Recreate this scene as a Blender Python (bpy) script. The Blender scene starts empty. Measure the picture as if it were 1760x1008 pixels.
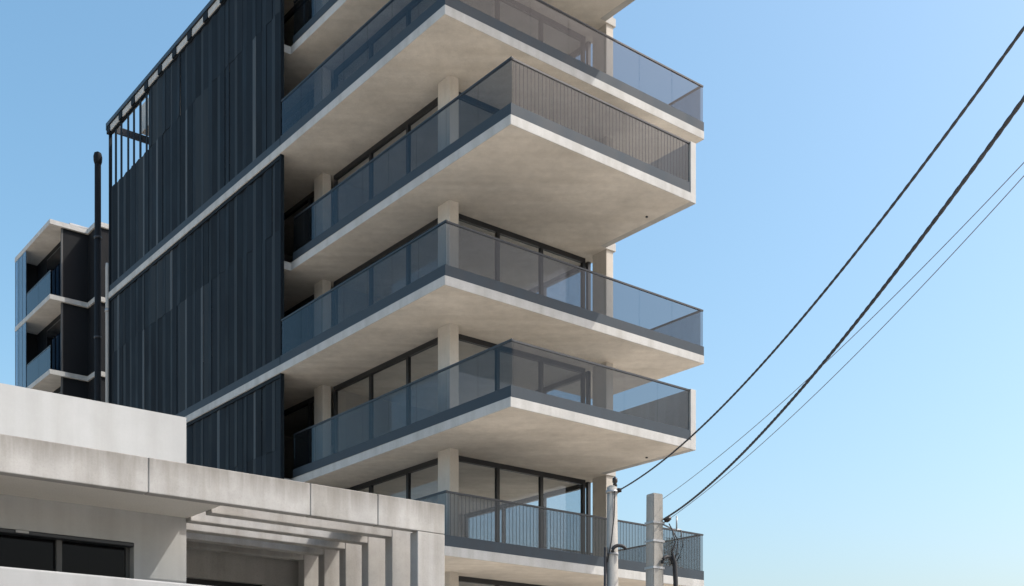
import bpy, bmesh, math, random
from mathutils import Vector, Matrix
random.seed(11)
S = bpy.context.scene
COL = S.collection

# ------------------------------------------------------------------ camera
EYE = 1.6
F_PX, HOR = 1999.4, 1285.5            # focal length and horizon row in photograph pixels (1760 x 1008)
cam = bpy.data.cameras.new('camera')
camera = bpy.data.objects.new('camera', cam); COL.objects.link(camera)
camera.location = (0, 0, EYE)
camera.rotation_euler = (math.radians(90), 0, 0)
cam.sensor_width = 36.0
cam.lens = 36.0 * F_PX / 1760.0
cam.shift_y = (HOR - 504.0) / 1760.0
cam.clip_start = 0.1; cam.clip_end = 3000
S.camera = camera

# ------------------------------------------------------------------ sky and sun
SUN_DIR = Vector((0.997, -0.074, 1.19)).normalized()        # towards the sun
elev = math.asin(SUN_DIR.z); azim = math.atan2(SUN_DIR.x, SUN_DIR.y)
world = bpy.data.worlds.new('World'); S.world = world; world.use_nodes = True
wn = world.node_tree.nodes; wl = world.node_tree.links; wn.clear()
out = wn.new('ShaderNodeOutputWorld'); bg = wn.new('ShaderNodeBackground'); sky = wn.new('ShaderNodeTexSky')
sky.sky_type = 'NISHITA'; sky.sun_disc = False
sky.sun_elevation = elev; sky.sun_rotation = azim
sky.altitude = 0; sky.air_density = 1.15; sky.dust_density = 4.0; sky.ozone_density = 1.5
bg.inputs['Strength'].default_value = 0.15
hs = wn.new('ShaderNodeHueSaturation'); hs.inputs['Hue'].default_value = 0.484; hs.inputs['Saturation'].default_value = 1.2     # even, over the whole sky
wl.new(sky.outputs[0], hs.inputs['Color']); wl.new(hs.outputs[0], bg.inputs[0]); wl.new(bg.outputs[0], out.inputs[0])
sl = bpy.data.lights.new('sun', 'SUN'); sl.energy = 2.05; sl.angle = math.radians(0.5); sl.color = (1.0, 0.95, 0.87)
sun = bpy.data.objects.new('sun', sl); COL.objects.link(sun)
sun.rotation_euler = SUN_DIR.to_track_quat('Z', 'Y').to_euler(); sun.location = (30, 0, 40)
S.view_settings.view_transform = 'Standard'; S.view_settings.look = 'None'
S.view_settings.exposure = 0.72; S.view_settings.gamma = 1.0; S.view_settings.use_curve_mapping = False
try:
    S.cycles.max_bounces = 10; S.cycles.transparent_max_bounces = 24; S.cycles.diffuse_bounces = 5
except Exception: pass

# ------------------------------------------------------------------ materials
def mat(name): 
    m = bpy.data.materials.new(name); m.use_nodes = True
    return m, m.node_tree.nodes, m.node_tree.links, m.node_tree.nodes['Principled BSDF']

def ramp(n, l, src, stops):
    r = n.new('ShaderNodeValToRGB'); e = r.color_ramp.elements
    while len(e) < len(stops): e.new(0.5)
    for i, (p, c) in enumerate(stops):
        e[i].position = p; e[i].color = (c[0], c[1], c[2], 1)
    l.new(src, r.inputs[0]); return r.outputs[0]

def noise(n, l, vec, scale, detail=6, rough=0.6, stretch=None):
    t = n.new('ShaderNodeTexNoise'); t.inputs['Scale'].default_value = scale
    t.inputs['Detail'].default_value = detail; t.inputs['Roughness'].default_value = rough
    if stretch:
        mp = n.new('ShaderNodeMapping'); mp.inputs['Scale'].default_value = stretch
        if len(stretch) == 4: mp.inputs['Rotation'].default_value = (0, 0, stretch[3]); 
        l.new(vec, mp.inputs['Vector']); vec = mp.outputs[0]
    l.new(vec, t.inputs['Vector']); return t.outputs['Fac']

def mixc(n, l, fac, a, b, mode='MIX'):
    m = n.new('ShaderNodeMix'); m.data_type = 'RGBA'; m.blend_type = mode
    for s, v in ((m.inputs['Factor'], fac), (m.inputs['A'], a), (m.inputs['B'], b)):
        if isinstance(v, (int, float)): s.default_value = v
        elif isinstance(v, tuple): s.default_value = (v[0], v[1], v[2], 1)
        else: l.new(v, s)
    return m.outputs['Result']

def concrete(name, base, var=0.12, streak=0.10, rough=0.85, bump=0.15, grain=1.0, pores=.84):
    """plain cast concrete or render: blotches, vertical run marks, fine grain"""
    m, n, l, b = mat(name)
    g = n.new('ShaderNodeNewGeometry'); P = g.outputs['Position']
    big = noise(n, l, P, 0.55 * grain, 5, 0.62)
    mid = noise(n, l, P, 3.2 * grain, 7, 0.65)
    st = noise(n, l, P, 1.0, 5, 0.55, (3.2, 3.2, 0.16))
    fine = noise(n, l, P, 42, 4, 0.7)
    dark = tuple(c * (1 - var) for c in base); lite = tuple(min(1, c * (1 + var * .7)) for c in base)
    c1 = ramp(n, l, big, [(0.28, dark), (0.72, lite)])
    c2 = ramp(n, l, mid, [(0.3, (1 - var * .8,) * 3), (0.65, (1, 1, 1))])
    c3 = ramp(n, l, st, [(0.30, (1 - streak * 1.6, 1 - streak * 1.7, 1 - streak * 1.9)), (0.58, (1, 1, 1))])
    c4 = ramp(n, l, fine, [(0.32, (pores,) * 3), (0.5, (.97,) * 3), (0.72, (1.0,) * 3)])
    c = mixc(n, l, 1.0, c1, c2, 'MULTIPLY'); c = mixc(n, l, 1.0, c, c3, 'MULTIPLY'); c = mixc(n, l, 1.0, c, c4, 'MULTIPLY')
    l.new(c, b.inputs['Base Color']); b.inputs['Roughness'].default_value = rough
    b.inputs['Specular IOR Level'].default_value = 0.25
    bp = n.new('ShaderNodeBump'); bp.inputs['Strength'].default_value = bump; bp.inputs['Distance'].default_value = 0.02
    l.new(mid, bp.inputs['Height']); l.new(bp.outputs[0], b.inputs['Normal'])
    return m

def painted(name, base, rough=0.45, var=0.18, metallic=0.0, spec=0.4):
    m, n, l, b = mat(name)
    g = n.new('ShaderNodeNewGeometry'); P = g.outputs['Position']
    a = noise(n, l, P, 1.7, 5, 0.6, (1, 1, 0.35)); f = noise(n, l, P, 26, 3, 0.6)
    c = ramp(n, l, a, [(0.3, tuple(x * (1 - var) for x in base)), (0.7, tuple(x * (1 + var) for x in base))])
    c = mixc(n, l, 1.0, c, ramp(n, l, f, [(0.3, (.9,) * 3), (.7, (1,) * 3)]), 'MULTIPLY')
    l.new(c, b.inputs['Base Color']); b.inputs['Metallic'].default_value = metallic
    l.new(ramp(n, l, a, [(0.3, (rough * .85,) * 3), (.7, (min(1, rough * 1.2),) * 3)]), b.inputs['Roughness'])
    b.inputs['Specular IOR Level'].default_value = spec
    return m

def glazing(name, tint, body, body_fac, ior=1.5, rough=0.02):
    """tinted sheet: transmits tint, carries a little body colour, reflects by Fresnel"""
    m, n, l, b = mat(name)
    n.remove(b); o = [x for x in n if x.type == 'OUTPUT_MATERIAL'][0]
    tr = n.new('ShaderNodeBsdfTransparent'); tr.inputs[0].default_value = (*tint, 1)
    df = n.new('ShaderNodeBsdfDiffuse')
    g = n.new('ShaderNodeNewGeometry')
    dirt = noise(n, l, g.outputs['Position'], 2.3, 5, 0.65, (1, 1, 0.4))
    l.new(ramp(n, l, dirt, [(.3, tuple(c * .8 for c in body)), (.7, tuple(c * 1.2 for c in body))]), df.inputs[0])
    gl = n.new('ShaderNodeBsdfGlossy'); gl.inputs['Roughness'].default_value = rough; gl.inputs[0].default_value = (.95, .97, 1, 1)
    wob = n.new('ShaderNodeBump'); wob.inputs['Strength'].default_value = 0.03; wob.inputs['Distance'].default_value = .05
    l.new(noise(n, l, g.outputs['Position'], 1.3, 2, .5), wob.inputs['Height']); l.new(wob.outputs[0], gl.inputs['Normal'])
    fr = n.new('ShaderNodeFresnel'); fr.inputs['IOR'].default_value = ior
    m1 = n.new('ShaderNodeMixShader'); m1.inputs[0].default_value = body_fac
    l.new(tr.outputs[0], m1.inputs[1]); l.new(df.outputs[0], m1.inputs[2])
    inv = n.new('ShaderNodeMath'); inv.operation = 'SUBTRACT'; inv.inputs[0].default_value = 1; l.new(g.outputs['Backfacing'], inv.inputs[1])
    ff = n.new('ShaderNodeMath'); ff.operation = 'MULTIPLY'; l.new(fr.outputs[0], ff.inputs[0]); l.new(inv.outputs[0], ff.inputs[1])
    bf = n.new('ShaderNodeMath'); bf.operation = 'MULTIPLY'; bf.inputs[0].default_value = body_fac; l.new(inv.outputs[0], bf.inputs[1])
    l.new(bf.outputs[0], m1.inputs[0])               # the sheet's colour and mirror live on its front faces only
    l.new(mixc(n, l, g.outputs['Backfacing'], tuple(tint), (1.0, 1.0, 1.0)), tr.inputs[0])
    m2 = n.new('ShaderNodeMixShader'); l.new(ff.outputs[0], m2.inputs[0])
    l.new(m1.outputs[0], m2.inputs[1]); l.new(gl.outputs[0], m2.inputs[2]); l.new(m2.outputs[0], o.inputs[0])
    return m

def board_marked(name, base):
    """soffit concrete with faint formwork lines running along the facade"""
    m = concrete(name, base, 0.16, 0.0, 0.9, 0.15, 1.1)
    n = m.node_tree.nodes; l = m.node_tree.links; b = n['Principled BSDF']
    g = n.new('ShaderNodeNewGeometry'); mp = n.new('ShaderNodeMapping')
    mp.inputs['Rotation'].default_value = (0, 0, -0.6769); mp.inputs['Scale'].default_value = (0.22, 2.6, 1)
    l.new(g.outputs['Position'], mp.inputs['Vector'])
    t = n.new('ShaderNodeTexNoise'); t.inputs['Scale'].default_value = 1.0; t.inputs['Detail'].default_value = 6
    l.new(mp.outputs[0], t.inputs['Vector'])
    old = b.inputs['Base Color'].links[0].from_socket
    c = mixc(n, l, 1.0, old, ramp(n, l, t.outputs['Fac'], [(.30, (.90, .89, .875)), (.64, (1, 1, 1))]), 'MULTIPLY')
    l.new(c, b.inputs['Base Color']); return m

M = {}
M['fascia'] = concrete('pale_concrete_edge', (.50, .50, .485), .10, .10)
M['soffit'] = board_marked('warm_soffit_concrete', (.715, .675, .605))
M['column'] = concrete('column_concrete', (.56, .53, .48), .10, .06)
M['inner'] = concrete('interior_plaster', (.42, .40, .37), .06, .0)
M['darkwall'] = painted('charcoal_cladding', (.012, .0135, .016), .7, .2, 0, .15)
M['band'] = painted('blue_grey_steel_band', (.036, .050, .064), .6, .18, 0, .25)
M['frame'] = painted('dark_window_frame', (.018, .020, .023), .4)
M['rail'] = painted('dark_handrail_steel', (.022, .026, .032), .4)
M['slat'] = [painted('navy_screen_dark', (.0070, .0120, .0175), .68, .25, 0, .18), painted('navy_screen_mid', (.0100, .0155, .0215), .68, .25, 0, .18),
             painted('navy_screen_grey', (.022, .029, .035), .68, .25, 0, .18), painted('navy_screen_black', (.0055, .009, .013), .68, .25, 0, .18), painted('navy_screen_pale', (.066, .078, .087), .68, .25, 0, .18)]
M['railglass'] = glazing('tinted_balcony_glass', (.46, .485, .51), (.03, .034, .038), .18, 1.3)
M['glass'] = glazing('window_glass', (.84, .87, .89), (.02, .022, .025), .10, 1.5)
M['darkglass'] = glazing('dark_window_glass', (.05, .055, .06), (.006, .006, .007), .6, 1.18)
M['blueglass'] = glazing('blue_screen_glass', (.25, .36, .50), (.10, .16, .24), .5)
M['ceiling'] = concrete('painted_canopy_soffit', (.72, .70, .65), .05, .0, .85, .06)
M['white'] = concrete('white_render', (.40, .41, .41), .07, .07, .8, .06, 1.0, .96)
M['raw'] = concrete('weathered_concrete', (.43, .425, .41), .16, .17, .9, .25, 1.0, .89)
M['rawdark'] = concrete('back_wall_concrete', (.50, .495, .475), .12, .12)
M['pole'] = concrete('pole_concrete', (.38, .37, .345), .14, .16, .9, .2, 2)
M['cable'] = painted('black_cable', (.022, .022, .024), .55)
M['line'] = painted('weathered_overhead_cable', (.060, .063, .068), .7, .3, 0, .2)
M['cablegrey'] = painted('grey_cable', (.22, .24, .27), .6)
M['winframe'] = painted('dull_window_frame', (.09, .09, .088), .6)
M['metal'] = painted('galvanised_steel', (.35, .36, .37), .45, .15, .6)
M['ceramic'] = painted('brown_ceramic', (.03, .022, .02), .25)
M['asphalt'] = concrete('asphalt', (.055, .055, .057), .2, 0, .9, .4, 2)
M['paving'] = concrete('pale_paving', (.50, .46, .40), .12, 0, .9, .2)
M['ground'] = concrete('sandy_ground', (.60, .54, .46), .15, 0, .95, .3)
M['paint'] = painted('road_paint', (.75, .75, .72), .7, .06)
M['leaf'] = painted('shrub_leaf', (.045, .075, .035), .5, .35)
M['bark'] = painted('shrub_stem', (.08, .06, .045), .8)
M['terracotta'] = painted('grey_planter', (.30, .29, .28), .7)

# stains at the top edge of the weathered beam: runs with a shape of their own
def beam_runs(m, z_top, depth):
    n = m.node_tree.nodes; l = m.node_tree.links; b = n['Principled BSDF']
    g = n.new('ShaderNodeNewGeometry'); sx = n.new('ShaderNodeSeparateXYZ'); l.new(g.outputs['Position'], sx.inputs[0])
    t = noise(n, l, g.outputs['Position'], 1.0, 6, .65, (5.5, 5.5, .5))
    mr = n.new('ShaderNodeMapRange'); mr.inputs[1].default_value = z_top - depth; mr.inputs[2].default_value = z_top
    l.new(sx.outputs['Z'], mr.inputs[0])
    mu = n.new('ShaderNodeMath'); mu.operation = 'MULTIPLY'
    l.new(mr.outputs[0], mu.inputs[0]); l.new(t, mu.inputs[1])
    old = b.inputs['Base Color'].links[0].from_socket
    f = ramp(n, l, mu.outputs[0], [(.22, (0, 0, 0)), (.55, (.85, .85, .85))])
    l.new(mixc(n, l, f, old, (.20, .19, .17)), b.inputs['Base Color'])

# ------------------------------------------------------------------ helpers
def tag(o, label=None, cat=None, group=None, kind=None):
    for k, v in (('label', label), ('category', cat), ('group', group), ('kind', kind)):
        if v: o[k] = v
    return o

def empty(name, loc, rz=0, **kw):
    o = bpy.data.objects.new(name, None); COL.objects.link(o)
    o.location = loc; o.rotation_euler = (0, 0, rz); o.empty_display_size = .3
    return tag(o, **kw)

def link(name, mesh, parent=None, loc=(0, 0, 0), rz=0):
    o = bpy.data.objects.new(name, mesh); COL.objects.link(o)
    o.parent = parent; o.location = loc; o.rotation_euler = (0, 0, rz); return o

_cache = {}
def box_mesh(dx, dy, dz, m, bevel=0):
    key = (round(dx, 4), round(dy, 4), round(dz, 4), m.name, bevel)
    if key in _cache: return _cache[key]
    bm = bmesh.new(); bmesh.ops.create_cube(bm, size=1)
    bmesh.ops.scale(bm, vec=(dx, dy, dz), verts=bm.verts)
    if bevel: bmesh.ops.bevel(bm, geom=bm.edges[:], offset=bevel, segments=2, affect='EDGES', profile=.5)
    me = bpy.data.meshes.new('box'); bm.to_mesh(me); bm.free(); me.materials.append(m)
    _cache[key] = me; return me

def origin(p):
    return p.get('_abs', (0, 0, 0)) if p else (0, 0, 0)
ABS = {}
def box(name, x0, x1, y0, y1, z0, z1, m, parent=None, bevel=0, rz=0):
    """box given in the coordinates of the top-level thing; parents that are meshes have their own centre"""
    c = Vector(((x0 + x1) / 2, (y0 + y1) / 2, (z0 + z1) / 2))
    o = link(name, box_mesh(x1 - x0, y1 - y0, z1 - z0, m, bevel), parent, c - ABS.get(parent.name if parent else None, Vector()), rz)
    ABS[o.name] = c; return o

def prism(name, pts, z0, z1, m_side, m_bot, m_top, parent=None, bevel=0):
    bm = bmesh.new()
    lo = [bm.verts.new((x, y, z0)) for x, y in pts]; hi = [bm.verts.new((x, y, z1)) for x, y in pts]
    k = len(pts)
    for i in range(k):
        f = bm.faces.new((lo[i], lo[(i + 1) % k], hi[(i + 1) % k], hi[i])); f.material_index = 0
    f = bm.faces.new(lo[::-1]); f.material_index = 1
    f = bm.faces.new(hi); f.material_index = 2
    if bevel:
        ed = [e for e in bm.edges if len({v.co.z for v in e.verts}) == 1 or True]
        bmesh.ops.bevel(bm, geom=ed, offset=bevel, segments=2, affect='EDGES', profile=.5)
    bmesh.ops.recalc_face_normals(bm, faces=bm.faces)
    me = bpy.data.meshes.new(name); bm.to_mesh(me); bm.free()
    for mm in (m_side, m_bot, m_top): me.materials.append(mm)
    return link(name, me, parent)

def multi_box(name, boxes, m, parent=None):
    """many tiny alike pieces joined into one part"""
    v, f = [], []
    for x0, x1, y0, y1, z0, z1 in boxes:
        b = len(v)
        v += [(x0, y0, z0), (x1, y0, z0), (x1, y1, z0), (x0, y1, z0), (x0, y0, z1), (x1, y0, z1), (x1, y1, z1), (x0, y1, z1)]
        f += [tuple(b + i for i in q) for q in ((3, 2, 1, 0), (4, 5, 6, 7), (0, 1, 5, 4), (1, 2, 6, 5), (2, 3, 7, 6), (3, 0, 4, 7))]
    me = bpy.data.meshes.new(name); me.from_pydata(v, [], f); me.materials.append(m)
    return link(name, me, parent)

def tube(name, pts, rad, m, parent=None, seg=8, caps=True):
    pts = [Vector(p) for p in pts]; rads = rad if isinstance(rad, (list, tuple)) else [rad] * len(pts)
    v, f = [], []
    for i, p in enumerate(pts):
        t = (pts[min(i + 1, len(pts) - 1)] - pts[max(i - 1, 0)]).normalized()
        a = t.cross(Vector((0, 0, 1))) if abs(t.z) < .95 else t.cross(Vector((1, 0, 0)))
        a.normalize(); b = t.cross(a)
        for k in range(seg):
            w = 2 * math.pi * k / seg; v.append(p + (a * math.cos(w) + b * math.sin(w)) * rads[i])
    for i in range(len(pts) - 1):
        for k in range(seg):
            k2 = (k + 1) % seg; f.append((i * seg + k, i * seg + k2, (i + 1) * seg + k2, (i + 1) * seg + k))
    if caps: f.append(tuple(range(seg))[::-1]); f.append(tuple((len(pts) - 1) * seg + k for k in range(seg)))
    me = bpy.data.meshes.new(name); me.from_pydata([tuple(x) for x in v], [], f); me.materials.append(m)
    for p in me.polygons: p.use_smooth = True
    bm = bmesh.new(); bm.from_mesh(me); bmesh.ops.recalc_face_normals(bm, faces=bm.faces); bm.to_mesh(me); bm.free()
    return link(name, me, parent)

def put(o, x, y, z): o.location = (x, y, z); return o

# ------------------------------------------------------------------ ground, road, pavement
PHI = 0.6769
def sheet(name, pts, z, m, rz=0, loc=(0, 0, 0)):
    me = bpy.data.meshes.new(name); me.from_pydata([(x, y, z) for x, y in pts], [], [tuple(range(len(pts)))]); me.materials.append(m)
    o = link(name, me, None, loc, rz); return tag(o, kind='structure')
sheet('ground', [(-900, -900), (900, -900), (900, 900), (-900, 900)], 0, M['ground'])
A = (-1.635, 28.355)                              # near corner of the tower's flush balconies, on plan
sheet('road', [(-60, -15), (60, -15), (60, -8), (-60, -8)], .004, M['asphalt'], PHI, (A[0], A[1], 0))
for i in range(-9, 10):
    sheet('lane_marking', [(i * 6, -11.56), (i * 6 + 2.6, -11.56), (i * 6 + 2.6, -11.44), (i * 6, -11.44)], .008, M['paint'], PHI, (A[0], A[1], 0))
pv = box('pavement', -1.2, 60, -8.0, -2.2, 0, .13, M['paving']); pv.rotation_euler.z = PHI
pv.location = Vector((A[0], A[1], 0)) + Matrix.Rotation(PHI, 3, 'Z') @ Vector((29.4, -5.1, .065)); tag(pv, kind='structure')

# ------------------------------------------------------------------ the tower
FH = 3.3; E0 = 4.9255 + EYE; TH = .24
def lev(k): return E0 + FH * k - (.02 if k % 2 else 0)
tower = empty('apartment_tower', (A[0], A[1], 0), PHI, label='tall pale concrete apartment tower with alternating projecting balconies and navy slatted screens', cat='building')
LA, VEND = 9.35, 23.05
UB, VB, UE = .505, -1.93, 6.86
GV, GU = 2.5, 1.95               # glazing planes of the right and the left front
SCR0, SCR1 = 8.6, 23.0           # screens on the left front
POLY_A = [(0, 0), (LA, 0), (LA, 4.6), (7.3, 4.6), (7.3, VEND), (0, VEND)]
POLY_B = [(UB, VB), (UE, VB), (UE, 1.6), (7.3, 1.6), (7.3, VEND), (.16, VEND), (.16, 8.8), (UB, 8.8)]
slabs = {}
for k in range(-1, 7):
    z = lev(k); pts = POLY_B if k % 2 else POLY_A
    if k == -1: pts = [(1.4, 1.4), (7.3, 1.4), (7.3, VEND), (1.4, VEND)]
    if k == 6: pts = [(0, 0), (LA, 0), (LA, 4.6), (7.3, 4.6), (7.3, VEND), (1.95, VEND), (1.95, 19.4), (.2, 19.4), (.2, VEND), (0, VEND)]
    slabs[k] = prism('floor_slab', pts, z - TH, z, M['fascia'], M['soffit'], M['paving'], tower, .012)
    if k % 2 and k > 0: tube('drain_outlet', [(6.37, -.58, z - TH - .03), (6.37, -.58, z - TH + .004)], .035, M['rail'], slabs[k], 10)

COLS = [(1.58, 1.88, 2.0, 2.55), (1.58, 1.88, 8.75, 9.3), (6.96, 7.24, 1.65, 2.25)]
for k in range(-2, 6):
    z0 = 0 if k == -2 else lev(k) - .004
    z1 = lev(k + 1) - TH + .004
    for u0, u1, v0, v1 in COLS: box('column', u0, u1, v0, v1, z0, z1, M['column'], tower, .012)

def glazed_wall(axis, plane, marks, z0, z1, parent, dep=.11, name='window_wall', pane='glass'):
    """head, sill, mullions and one pane between each pair of marks; axis 0 runs along u, axis 1 along v"""
    def bx(nm, a0, a1, p0, p1, zz0, zz1, m, par):
        if axis == 0: return box(nm, a0, a1, p0, p1, zz0, zz1, m, par)
        return box(nm, p0, p1, a0, a1, zz0, zz1, m, par)
    w = .10
    head = bx(name, marks[0] - w / 2, marks[-1] + w / 2, plane, plane + dep, z1 - .14, z1 + .003, M['frame'], parent)
    bx('sill', marks[0] - w / 2, marks[-1] + w / 2, plane, plane + dep, z0 - .003, z0 + .07, M['frame'], head)
    for a in marks: bx('mullion', a - w / 2, a + w / 2, plane + .003, plane + dep - .003, z0 + .07, z1 - .14, M['frame'], head)
    for a, b in zip(marks, marks[1:]):
        bx('pane', a + w / 2, b - w / 2, plane + dep / 2 - .006, plane + dep / 2 + .006, z0 + .07, z1 - .14, M[pane], head)
    return head

for k in range(-1, 6):
    z0, z1 = lev(k), lev(k + 1) - TH
    glazed_wall(0, GV, [2.0, 3.62, 5.22, 6.86], z0, z1, tower)
    glazed_wall(1, GU, [2.62, 4.6, 6.6, 8.68], z0, z1, tower)
    glazed_wall(1, GU, [9.4, 10.3, 12.4], z0, z1, tower)
    glazed_wall(1, 7.12, [2.66, 4.7, 6.75, 8.8], z0, z1, tower)
    box('wall', GU, GU + .2, 12.47, VEND - .06, z0 - .003, z1 + .003, M['darkwall'], tower)
    box('wall', 7.02, 7.22, 8.9, VEND - .06, z0 - .003, z1 + .003, M['inner'], tower)
    box('partition_wall', GU + .21, 7.01, 8.92, 9.1, z0 - .003, z1 + .003, M['inner'], tower)
    box('partition_wall', GU + .21, 7.01, 14.9, 15.1, z0 - .003, z1 + .003, M['inner'], tower)
    box('wall', GU + .21, 7.01, VEND - .26, VEND - .06, z0 - .003, z1 + .003, M['inner'], tower)
box('wall', 1.6, 7.2, 2.6, VEND - .1, 0, lev(-1) - TH, M['fascia'], tower)

def railing(parts, z, parent, pickets=True):
    """parts: list of (axis, fixed, a0, a1, inward) ; one base channel, handrail and row of glass panels on each side"""
    RH, BH = 1.36, .27
    root = None
    for n_, (axis, fix, a0, a1, inw) in enumerate(parts):
        def bx(nm, b0, b1, p0, p1, zz0, zz1, m, par):
            q0, q1 = sorted((fix + inw * p0, fix + inw * p1))
            if axis == 0: return box(nm, b0, b1, q0, q1, zz0, zz1, m, par)
            return box(nm, q0, q1, b0, b1, zz0, zz1, m, par)
        base = bx('balcony_railing', a0, a1, .012, .10, z - .003, z + BH, M['band'], parent)
        bx('handrail', a0, a1, .03, .085, z + RH - .045, z + RH, M['rail'], base)
        cnt = max(1, round((a1 - a0) / 1.3)); w = (a1 - a0) / cnt
        for i in range(cnt):
            bx('glass_panel', a0 + i * w + .006, a0 + (i + 1) * w - .006, .045, .060, z + BH, z + RH - .045, M['railglass'], base)
        if axis == 0 and pickets:
            bars = []
            m_ = int((a1 - a0) / .115)
            for i in range(1, m_):
                c = a0 + i * (a1 - a0) / m_
                q0, q1 = sorted((fix + inw * .066, fix + inw * .078))
                bars.append((c - .0025, c + .0025, q0, q1, z + BH - .002, z + RH - .045))
            bo = multi_box('baluster_row', bars, M['rail'], base); bo.location = -ABS[base.name]; tag(bo, kind='stuff')

for k in range(0, 6):
    z = lev(k)
    if k % 2 == 0:
        railing([(0, 0, .10, LA, 1), (1, 0, 0, SCR0 - .06, 1), (1, LA, .10, 4.5, -1), (0, 4.6, 7.3, LA - .1, -1)], z, tower, k == 0)
    else:
        railing([(0, VB, UB + .10, UE - .2, 1), (1, UB, VB, SCR0 + .1, 1)], z, tower, k > 1)
        box('end_wall', UE - .2, UE + .004, VB - .004, 1.59, z - TH - .004, z + 1.37, M['fascia'], tower, .01)

# navy slatted screens: each spans two storeys between the flush slabs
NM = 11; MW = (SCR1 - SCR0) / NM
for k in (-2, 0, 2, 4):
    zb = lev(k) if k >= 0 else 0.0
    zt = lev(k + 2) - TH
    top = k == 4
    if top: zt = lev(6) - .18
    zb += .004
    base = box('facade_screen', .03, .13, SCR0, SCR1, zb, zb + .26, M['band'], tower)
    box('head_rail', .03, .13, SCR0 + .003, SCR1 - .003, zt - .12, zt - .004, M['slat'][3], base)
    box('screen_post', .02, .14, SCR0 - .06, SCR0 - .004, zb, zt - .004, M['slat'][0], base)
    box('screen_post', .02, .14, SCR1 + .004, SCR1 + .07, zb, zt - .004, M['slat'][0], base)
    zm = (lev(k + 1) + .85) if k >= 0 else zt * .55
    leaves = []                                   # leaf edges along the screen, uneven widths, slight fold angles
    for i in range(NM):
        ws = [random.uniform(.95, 1.05), random.uniform(.72, .82), random.uniform(.95, 1.1), random.uniform(1.0, 1.15)]
        t_ = sum(ws); a = SCR0 + i * MW
        for j, w in enumerate(ws):
            w = round(w / t_ * MW, 2); leaves.append((i, j, a, w, math.radians((1, -1, 1, -1)[j] * random.uniform(4, 9)))); a += w
    for s, (s0, s1) in enumerate(((zb + .26, zm), (zm + .004, zt - .12))):
        for i, j, a, w, turn in leaves:
            open_end = top and s == 1 and i >= NM - 3
            if open_end and j % 2: continue
            r = random.random()
            if j == 1: mi = 4 if (r < .08 + .045 * i) else (2 if r < .8 else 1)
            elif r < .05 + .015 * i: mi = 2
            else: mi = 0 if r < .55 else (1 if r < .80 else 3)
            ww = w * (.4 if open_end else .985)
            o = link('slat', box_mesh(.022, round(ww, 3), round(s1 - s0, 3), M['slat'][mi]), base)
            o.location = Vector((.08 + random.uniform(-.012, .012), a + w / 2, (s0 + s1) / 2)) - ABS[base.name]
            o.rotation_euler.z = turn
# dark return that closes the end of the screened gallery, open above the top balustrade
box('gallery_end_panel', .15, GU - .01, SCR1 - .06, SCR1 + .02, 0, lev(5) + .85, M['slat'][0], tower)
# roof edge above the top screen
rr = box('roof_rail', -.05, .09, SCR0 - .1, SCR1 + .1, lev(6) + .02, lev(6) + .17, M['rail'], tower)
for i in range(NM * 1 + 1):
    v = SCR0 + i * MW
    box('bracket', -.03, .16, v - .17, v + .17, lev(6) - .26, lev(6) + .02, M['slat'][3], rr)
box('roof_rail', -.05, GU + 3, SCR1 + .11, SCR1 + .2, lev(6) - .1, lev(6) + .17, M['rail'], tower)
box('roof_parapet', 1.2, 7.2, 1.2, VEND - .3, lev(6) - .003, lev(6) + 1.1, M['fascia'], tower, .01)

# ------------------------------------------------------------------ lower block behind the tower, with the same lean of plan
def tl(u, v, z=0): return Vector((A[0], A[1], z)) + Matrix.Rotation(PHI, 3, 'Z') @ Vector((u, v, 0))
rb = empty('rear_apartment_block', tl(-.3, 29.45), PHI, label='low dark apartment block with corner balconies behind the left end of the tower', cat='building')
RZ = [24.85 - 3.3 * i for i in range(8)]
for i, z in enumerate(RZ):
    poly = [(0, 0), (1.65, 0), (1.65, -1.1), (9, -1.1), (9, 9), (1.3, 9), (1.3, 5.25), (0, 5.25)]
    prism('floor_slab', poly, z - .21, z, M['fascia'], M['soffit'], M['fascia'], rb, .01)
    if i == len(RZ) - 1: continue
    zl = z - 3.3
    box('wall', .62, 8.9, .12, .42, zl - .003, z - .207, M['darkwall'], rb)
    box('wall', .075, .947, 5.0, 5.12, zl - .003, z - .207, M['darkwall'], rb)
    box('wall', .95, 8.9, .423, 5.1, zl - .003, z - .207, M['darkwall'], rb)
    box('wall', 1.72, 8.9, -1.0, .115, zl - .003, z - .207, M['darkwall'], rb)
    box('corner_post', .54, .615, .13, .22, zl - .003, z - .207, M['winframe'], rb)
    w_ = box('window', .89, .947, .7, 3.3, zl + .05, z - .5, M['frame'], rb)
    box('pane', .87, .887, .78, 3.22, zl + .13, z - .58, M['darkglass'], w_)
    g_ = box('balcony_railing', .03, .07, .05, 3.5, zl + 1.02, zl + 1.07, M['rail'], rb)
    box('glass_panel', .04, .055, .05, 1.7, zl + .01, zl + 1.02, M['railglass'], g_)
    box('glass_panel', .04, .055, 1.72, 3.5, zl + .01, zl + 1.02, M['railglass'], g_)
    for j in range(3):
        box('screen_panel', .02, .05, 3.56 + j * .56, 4.08 + j * .56, zl + .004, z - .212, M['blueglass'], rb)
        box('screen_frame', .015, .06, 4.085 + j * .56, 4.115 + j * .56, zl + .004, z - .212, M['rail'], rb)
box('roof_parapet', 1.0, 8.6, .4, 8.6, RZ[0] - .003, RZ[0] + .25, M['metal'], rb)

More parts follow.
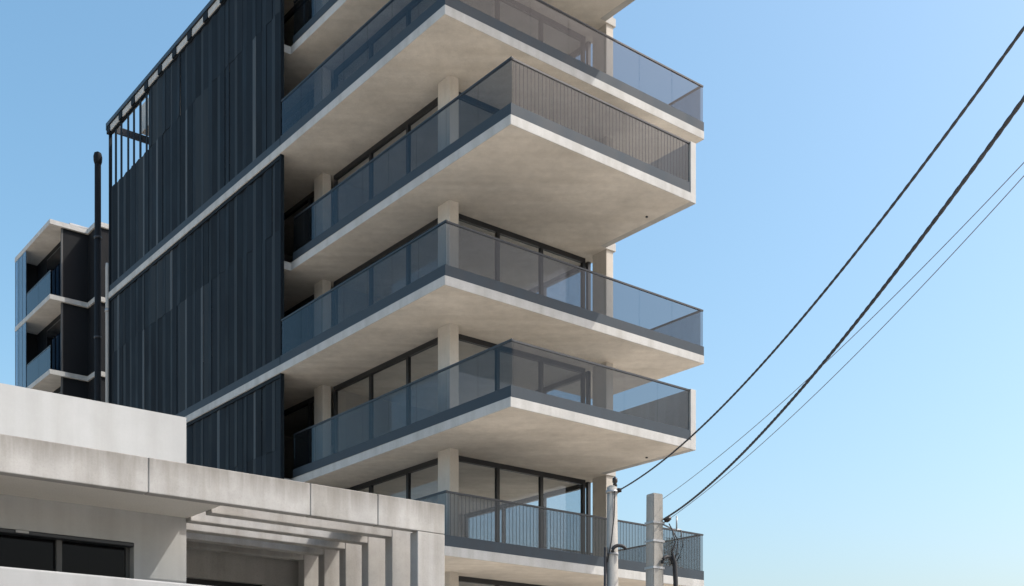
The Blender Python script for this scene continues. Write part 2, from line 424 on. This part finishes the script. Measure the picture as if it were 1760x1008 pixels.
fl = empty('flue_pipe', tl(-.22, 23.62), PHI, label='tall dark flue pipe with a cap standing at the left end of the tower', cat='pipe')
tube('pipe', [(0, 0, 0), (0, 0, 12), (0, 0, 25.1)], .125, M['darkwall'], fl, 14)
tube('cap', [(0, 0, 24.98), (0, 0, 25.1), (0, 0, 25.28), (0, 0, 25.42), (0, 0, 25.48)], [.13, .165, .175, .14, .05], M['darkwall'], fl, 14)
for z in (8, 13, 18, 22): tube('clamp', [(0, 0, z), (0, 0, z + .08)], .15, M['rail'], fl, 14)
vp = empty('vent_pipe', tl(.02, 23.22), PHI, label='short pale vent pipe between the dark flue and the navy screen', cat='pipe')
tube('pipe', [(0, 0, 0), (0, 0, 20.8), (0, 0, 20.95)], [.075, .075, .06], M['fascia'], vp, 10)
tube('collar', [(0, 0, 19.0), (0, 0, 19.12)], .10, M['metal'], vp, 10)

# ------------------------------------------------------------------ pale concrete house in front
K = (-.99, 17.24)
ZT, ZB = 3.6 + EYE, 3.16 + EYE                    # top and bottom of the front beam
beam_runs(M['raw'], ZT, .5)
house = empty('concrete_house', (K[0], K[1], 0), PHI, label='low white and raw concrete house with a beam pergola in front of the tower', cat='house')
WV, WU = 1.48, -3.385                              # wall plane behind the canopy and where the wall ends
joints = [-15.75, -13.5, -11.25, -9.0, -6.76, -4.51, -2.25, -1.17, 0]
for a, b in zip(joints, joints[1:]):
    box('beam_panel', a + .006, b - .006, 0, .165, ZB, ZT, M['raw'], house, .012)
box('beam_core', -15.7, -.04, .02, .15, ZB + .02, ZT - .02, M['rawdark'], house)
box('canopy_slab', -15.7, WU + .01, .17, WV - .003, ZB + .05, ZT - .05, M['ceiling'], house)
# wall with a strip window cut out of it
wz0, wz1, wu1 = 1.55 + EYE, 2.785 + EYE, -4.13
ztop = 4.618 + EYE
def wall_with_hole(name, xs, zs, y0, y1, m, parent):
    v, f = [], []
    for y in (y0, y1): v += [(x, y, z) for z in zs for x in xs]
    idx = lambda s_, i, j: s_ * 16 + j * 4 + i
    for j in range(3):
        for i in range(3):
            if i == 1 and j == 1: continue
            f.append((idx(0, i, j), idx(0, i + 1, j), idx(0, i + 1, j + 1), idx(0, i, j + 1)))
            f.append((idx(1, i, j), idx(1, i, j + 1), idx(1, i + 1, j + 1), idx(1, i + 1, j)))
    ring = lambda a, b: [(a, a), (b, a), (b, b), (a, b)]
    for a, b in ((0, 3), (1, 2)):
        r = ring(a, b)
        for q in range(4):
            p0, p1 = r[q], r[(q + 1) % 4]
            f.append((idx(0, *p0), idx(1, *p0), idx(1, *p1), idx(0, *p1)))
    me = bpy.data.meshes.new(name); me.from_pydata(v, [], f); me.materials.append(m)
    bm = bmesh.new(); bm.from_mesh(me); bmesh.ops.recalc_face_normals(bm, faces=bm.faces); bm.to_mesh(me); bm.free()
    return link(name, me, parent)
wall_with_hole('wall', [-15.7, -9.9, wu1, WU], [2.0, wz0, wz1, ztop], WV, WV + .22, M['white'], house)
box('wall', WU - .22, WU - .002, WV + .223, 6.4, 0, ztop - .004, M['white'], house)
box('roof', -15.7, WU - .01, WV + .23, 6.4, ztop - .5, ztop - .3, M['white'], house)
box('wall', -15.7, WU - .23, 4.8, 5.0, 0, ztop - .51, M['darkwall'], house)
win = box('window', -9.89, wu1 - .001, WV + .15, WV + .20, wz1 - .055, wz1 - .003, M['rail'], house)
box('frame_jamb', wu1 - .055, wu1 - .003, WV + .15, WV + .20, wz0, wz1 - .056, M['winframe'], win)
for i in range(6):
    a = wu1 - .03 - .93 * (i + 1)
    box('mullion', a - .035, a + .035, WV + .10, WV + .20, wz0, wz1 - .056, M['winframe'], win)
    box('pane', a + .037, a + .93 - .037, WV + .170, WV + .182, wz0, wz1 - .056, M['darkglass'], win)
box('window_hood', -9.89, wu1 - .004, WV - .03, WV + .149, wz1 - .06, wz1 - .006, M['rail'], win, .012)
box('latch', -5.68, -5.52, WV - .06, WV - .047, wz1 - .045, wz1 - .015, M['white'], win)
# front wall of the ground storey
box('front_wall', -15.7, -.502, 0, .2, 0, 2.08 + EYE, M['white'], house, .02)
box('terrace_slab', -15.7, -.1, .21, 6.4, 1.7, 1.95, M['ceiling'], house)
# five portal frames that make the pergola on the right
for i in range(6):
    v0 = .68 * i
    pf = box('portal_post', -.49, -.003, v0 + .002, v0 + .203, 0, ZB - .004 if i == 0 else ZT - .01, M['raw'], house, .012)
    if i: 
        box('portal_beam', WU + .014, -.494, v0 + .004, v0 + .201, ZB, ZB + .22, M['raw'], pf, .012)
BV = 4.0
box('cross_beam', -.95, -.51, .78, 3.97, ZB + .223, ZT - .02, M['raw'], house, .01)
box('pergola_roof', WU + .02, -.02, 2.28, 3.98, ZT - .018, ZT + .08, M['raw'], house)
box('side_wall', -.12, -.01, 3.58, 3.995, 0, ZT, M['rawdark'], house)
bw = box('back_wall', WU + .003, .0, BV, BV + .2, 2.78 + EYE, ZT + .02, M['rawdark'], house)
box('back_wall', -.9, .0, BV + .001, BV + .2, 0, 2.777 + EYE, M['rawdark'], house)
box('back_door', WU + .003, -.902, BV + .12, BV + .17, 0, 2.777 + EYE, M['frame'], house)

# ------------------------------------------------------------------ poles and cables
def px(x, y, Z): return Vector(((x - 880) / F_PX * Z, Z, EYE + (HOR - y) / F_PX * Z))
p1 = px(1052, 838, 23.0)
po = empty('utility_pole', (p1.x, p1.y, 0), .2, label='tapered round concrete utility pole in front of the tower column', cat='pole', group='concrete utility poles')
tube('pole', [(.02, 0, 0), (.01, 0, 3), (0, 0, p1.z)], [.155, .14, .10], M['pole'], po, 18)
tube('pole_cap', [(0, 0, p1.z + .002), (0, 0, p1.z + .03)], [.101, .06], M['pole'], po, 18)
ins = tube('insulator', [(.05, -.03, p1.z - .01), (.05, -.03, p1.z + .03), (.05, -.03, p1.z + .07), (.05, -.03, p1.z + .11), (.05, -.03, p1.z + .17), (.05, -.03, p1.z + .2)], [.03, .05, .035, .055, .05, .02], M['ceramic'], po, 12)
tube('cable_clamp', [(.10, -.05, p1.z - .07), (.17, -.06, p1.z - .06)], [.05, .04], M['ceramic'], po, 10)
for z in (p1.z - .12, p1.z - 1.35): tube('steel_strap', [(0, 0, z), (0, 0, z + .05)], .125, M['metal'], po, 18)
tube('conduit', [(-.165, -.06, 0), (-.15, -.06, p1.z - 1.2)], .035, M['cable'], po, 10)
tube('service_cable', [(.02, -.13, p1.z - .1), (.0, -.14, p1.z - .6), (-.06, -.15, p1.z - 1.1), (-.13, -.12, p1.z - 1.5)], .012, M['cable'], po, 6)
def arch(parent, x, z, r, rad):
    tube('cable_loop', [(x - r * math.cos(t), -.17, z + r * .75 * math.sin(t)) for t in [math.pi * q / 12 for q in range(-1, 12)]], rad, M['cable'], parent, 8)
arch(po, .10, p1.z - 1.28, .14, .035)

p2 = px(1125, 850, 24.0)
pq = empty('utility_pole', (p2.x, p2.y, 0), PHI - .12, label='square concrete utility pole right of the round one, carrying a black cable loop', cat='pole', group='concrete utility poles')
bmx = bmesh.new(); bmesh.ops.create_cube(bmx, size=1)
for v in bmx.verts:
    s = .125 if v.co.z > 0 else .165
    v.co.x = s * (1 if v.co.x > 0 else -1); v.co.y = s * (1 if v.co.y > 0 else -1); v.co.z = p2.z if v.co.z > 0 else 0
bmesh.ops.bevel(bmx, geom=bmx.edges[:], offset=.015, segments=2, affect='EDGES')
me = bpy.data.meshes.new('pole'); bmx.to_mesh(me); bmx.free(); me.materials.append(M['pole']); link('pole', me, pq)
tube('insulator', [(.14, -.14, p2.z - .56), (.17, -.17, p2.z - .54), (.20, -.2, p2.z - .52), (.24, -.24, p2.z - .5)], [.03, .06, .06, .03], M['ceramic'], pq, 12)
for z in (p2.z - .62, p2.z - 1.0, p2.z - 1.55): box('steel_strap', -.147, .147, -.147, .147, z, z + .045, M['metal'], pq)
tube('bracket_arm', [(.1, -.12, p2.z - .62), (.32, -.2, p2.z - .72), (.45, -.3, p2.z - .74)], .018, M['metal'], pq, 8)
tube('pin', [(.38, -.25, p2.z - .76), (.38, -.25, p2.z - .45)], .016, M['metal'], pq, 8)
tube('cable_loop', [(.02 - .13 * math.cos(t) + .16, -.2, p2.z - 1.42 + .12 * math.sin(t)) for t in [math.pi * q / 12 for q in range(-1, 14)]], .036, M['cable'], pq, 8)
tube('drop_cable', [(.24, -.28, p2.z - .75), (.33, -.27, p2.z - 1.0), (.26, -.25, p2.z - 1.2), (.33, -.25, p2.z - 1.42), (.36, -.24, p2.z - 1.8), (.35, -.22, 0)], [.014, .014, .02, .05, .05, .05], M['cable'], pq, 8)
tube('drop_cable', [(.2, -.22, p2.z - .62), (.42, -.25, p2.z - .95), (.37, -.25, p2.z - 1.25), (.33, -.25, p2.z - 1.42)], .012, M['cable'], pq, 6)
tube('drop_cable', [(.45, -.3, p2.z - .74), (.52, -.28, p2.z - 1.05), (.44, -.25, p2.z - 1.3), (.33, -.25, p2.z - 1.45)], .010, M['cable'], pq, 6)

def solve_cable(obs, start, end):
    """obs are sightings of one wire that runs straight on plan; returns a quadratic height along it"""
    import numpy as np
    ws, es = [], []
    for x, y in obs:
        k = (x - 880) / F_PX
        w = (k * start[1] - start[0]) / ((end[0] - start[0]) - k * (end[1] - start[1]))
        Z = start[1] + w * (end[1] - start[1]); ws.append(w); es.append(EYE + (HOR - y) / F_PX * Z)
    return np.polyfit(ws, es, 2)
def cable(name, label, obs, Z0, x1, Z1, rad, m, twist=False, wmax=1.42):
    s = ((obs[0][0] - 880) / F_PX * Z0, Z0); e = ((x1 - 880) / F_PX * Z1, Z1)
    a, b, c = solve_cable(obs, s, e)
    c0 = EYE + (HOR - obs[0][1]) / F_PX * Z0
    N = 520 if twist else 60
    P = []
    for i in range(N + 1):
        w = wmax * i / N
        z = a * w * w + b * w + c + (c0 - c) * max(0, 1 - w / .12) 
        P.append(Vector((s[0] + w * (e[0] - s[0]), s[1] + w * (e[1] - s[1]), z)))
    r = empty(name, P[0], 0, label=label, cat='cable', group='overhead cables')
    if not twist:
        o = tube('strand', [p - P[0] for p in P], rad, m, r, 8)
    else:
        for h in range(2):
            Q = []
            for i, p in enumerate(P):
                ph = i * .8 + math.pi * h
                Q.append(p - P[0] + Vector((math.cos(ph) * rad * .2, 0, math.sin(ph) * rad * .2)))
            tube('strand', Q, rad * .82, m, r, 7)
    return r
W1 = [(1064, 843), (1185, 752), (1290, 648), (1400, 525), (1500, 400), (1600, 262), (1700, 128), (1760, 52)]
W2 = [(1140, 893), (1200, 850), (1300, 760), (1405, 635), (1530, 470), (1650, 325), (1755, 180)]
W3 = [(1127, 866), (1335, 705), (1410, 632), (1520, 520), (1650, 392), (1757, 288)]
W4 = [(1128, 908), (1340, 735), (1405, 676), (1520, 560), (1650, 420), (1757, 308)]
cable('overhead_cable', 'thick black overhead cable, uppermost, tied to the round pole', W1, 23.0, 1760, 9.5, .0155, M['line'], True)
cable('overhead_cable', 'thick black twisted overhead cable tied to the square pole', W2, 24.0, 1755, 9.5, .020, M['line'], True)
cable('overhead_cable', 'thin grey overhead wire, the upper of the two faint wires', W3, 25.0, 1757, 14, .006, M['cablegrey'])
cable('overhead_cable', 'thin grey overhead wire, lowest of all in the sky', W4, 25.2, 1757, 14, .006, M['cablegrey'])

# ------------------------------------------------------------------ shrub in a planter at the right end of the lowest balcony
pc = tl(8.7, .75, lev(0) + .004)
sh = empty('potted_shrub', pc, PHI, label='leafy shrub in a grey planter behind the lowest balcony glass by the right end', cat='plant')
box('planter', -.35, .35, -.2, .2, 0, .42, M['terracotta'], sh, .015)
for i in range(6):
    a = random.uniform(0, 6.28); r = random.uniform(.05, .28)
    tube('stem', [(r * .3 * math.cos(a), .4 * r * math.sin(a), .38), (r * .7 * math.cos(a), .5 * r * math.sin(a), .8), (r * 1.3 * math.cos(a), .7 * r * math.sin(a), 1.15)], [.014, .010, .005], M['bark'], sh, 6)
v, f = [], []
for i in range(420):
    c = Vector((random.gauss(0, .22), random.gauss(0, .12), random.uniform(.45, 1.3)))
    R = Matrix.Rotation(random.uniform(0, 6.28), 3, 'Z') @ Matrix.Rotation(random.uniform(-.9, .9), 3, 'X')
    s = random.uniform(.05, .10); b0 = len(v)
    for q in ((0, 0, 0), (.28, .5, .06), (0, 1, 0), (-.28, .5, .06)): v.append(tuple(c + R @ (Vector(q) * s)))
    f.append((b0, b0 + 1, b0 + 2, b0 + 3))
me = bpy.data.meshes.new('foliage'); me.from_pydata(v, [], f); me.materials.append(M['leaf'])
tag(link('foliage', me, sh), kind='stuff')
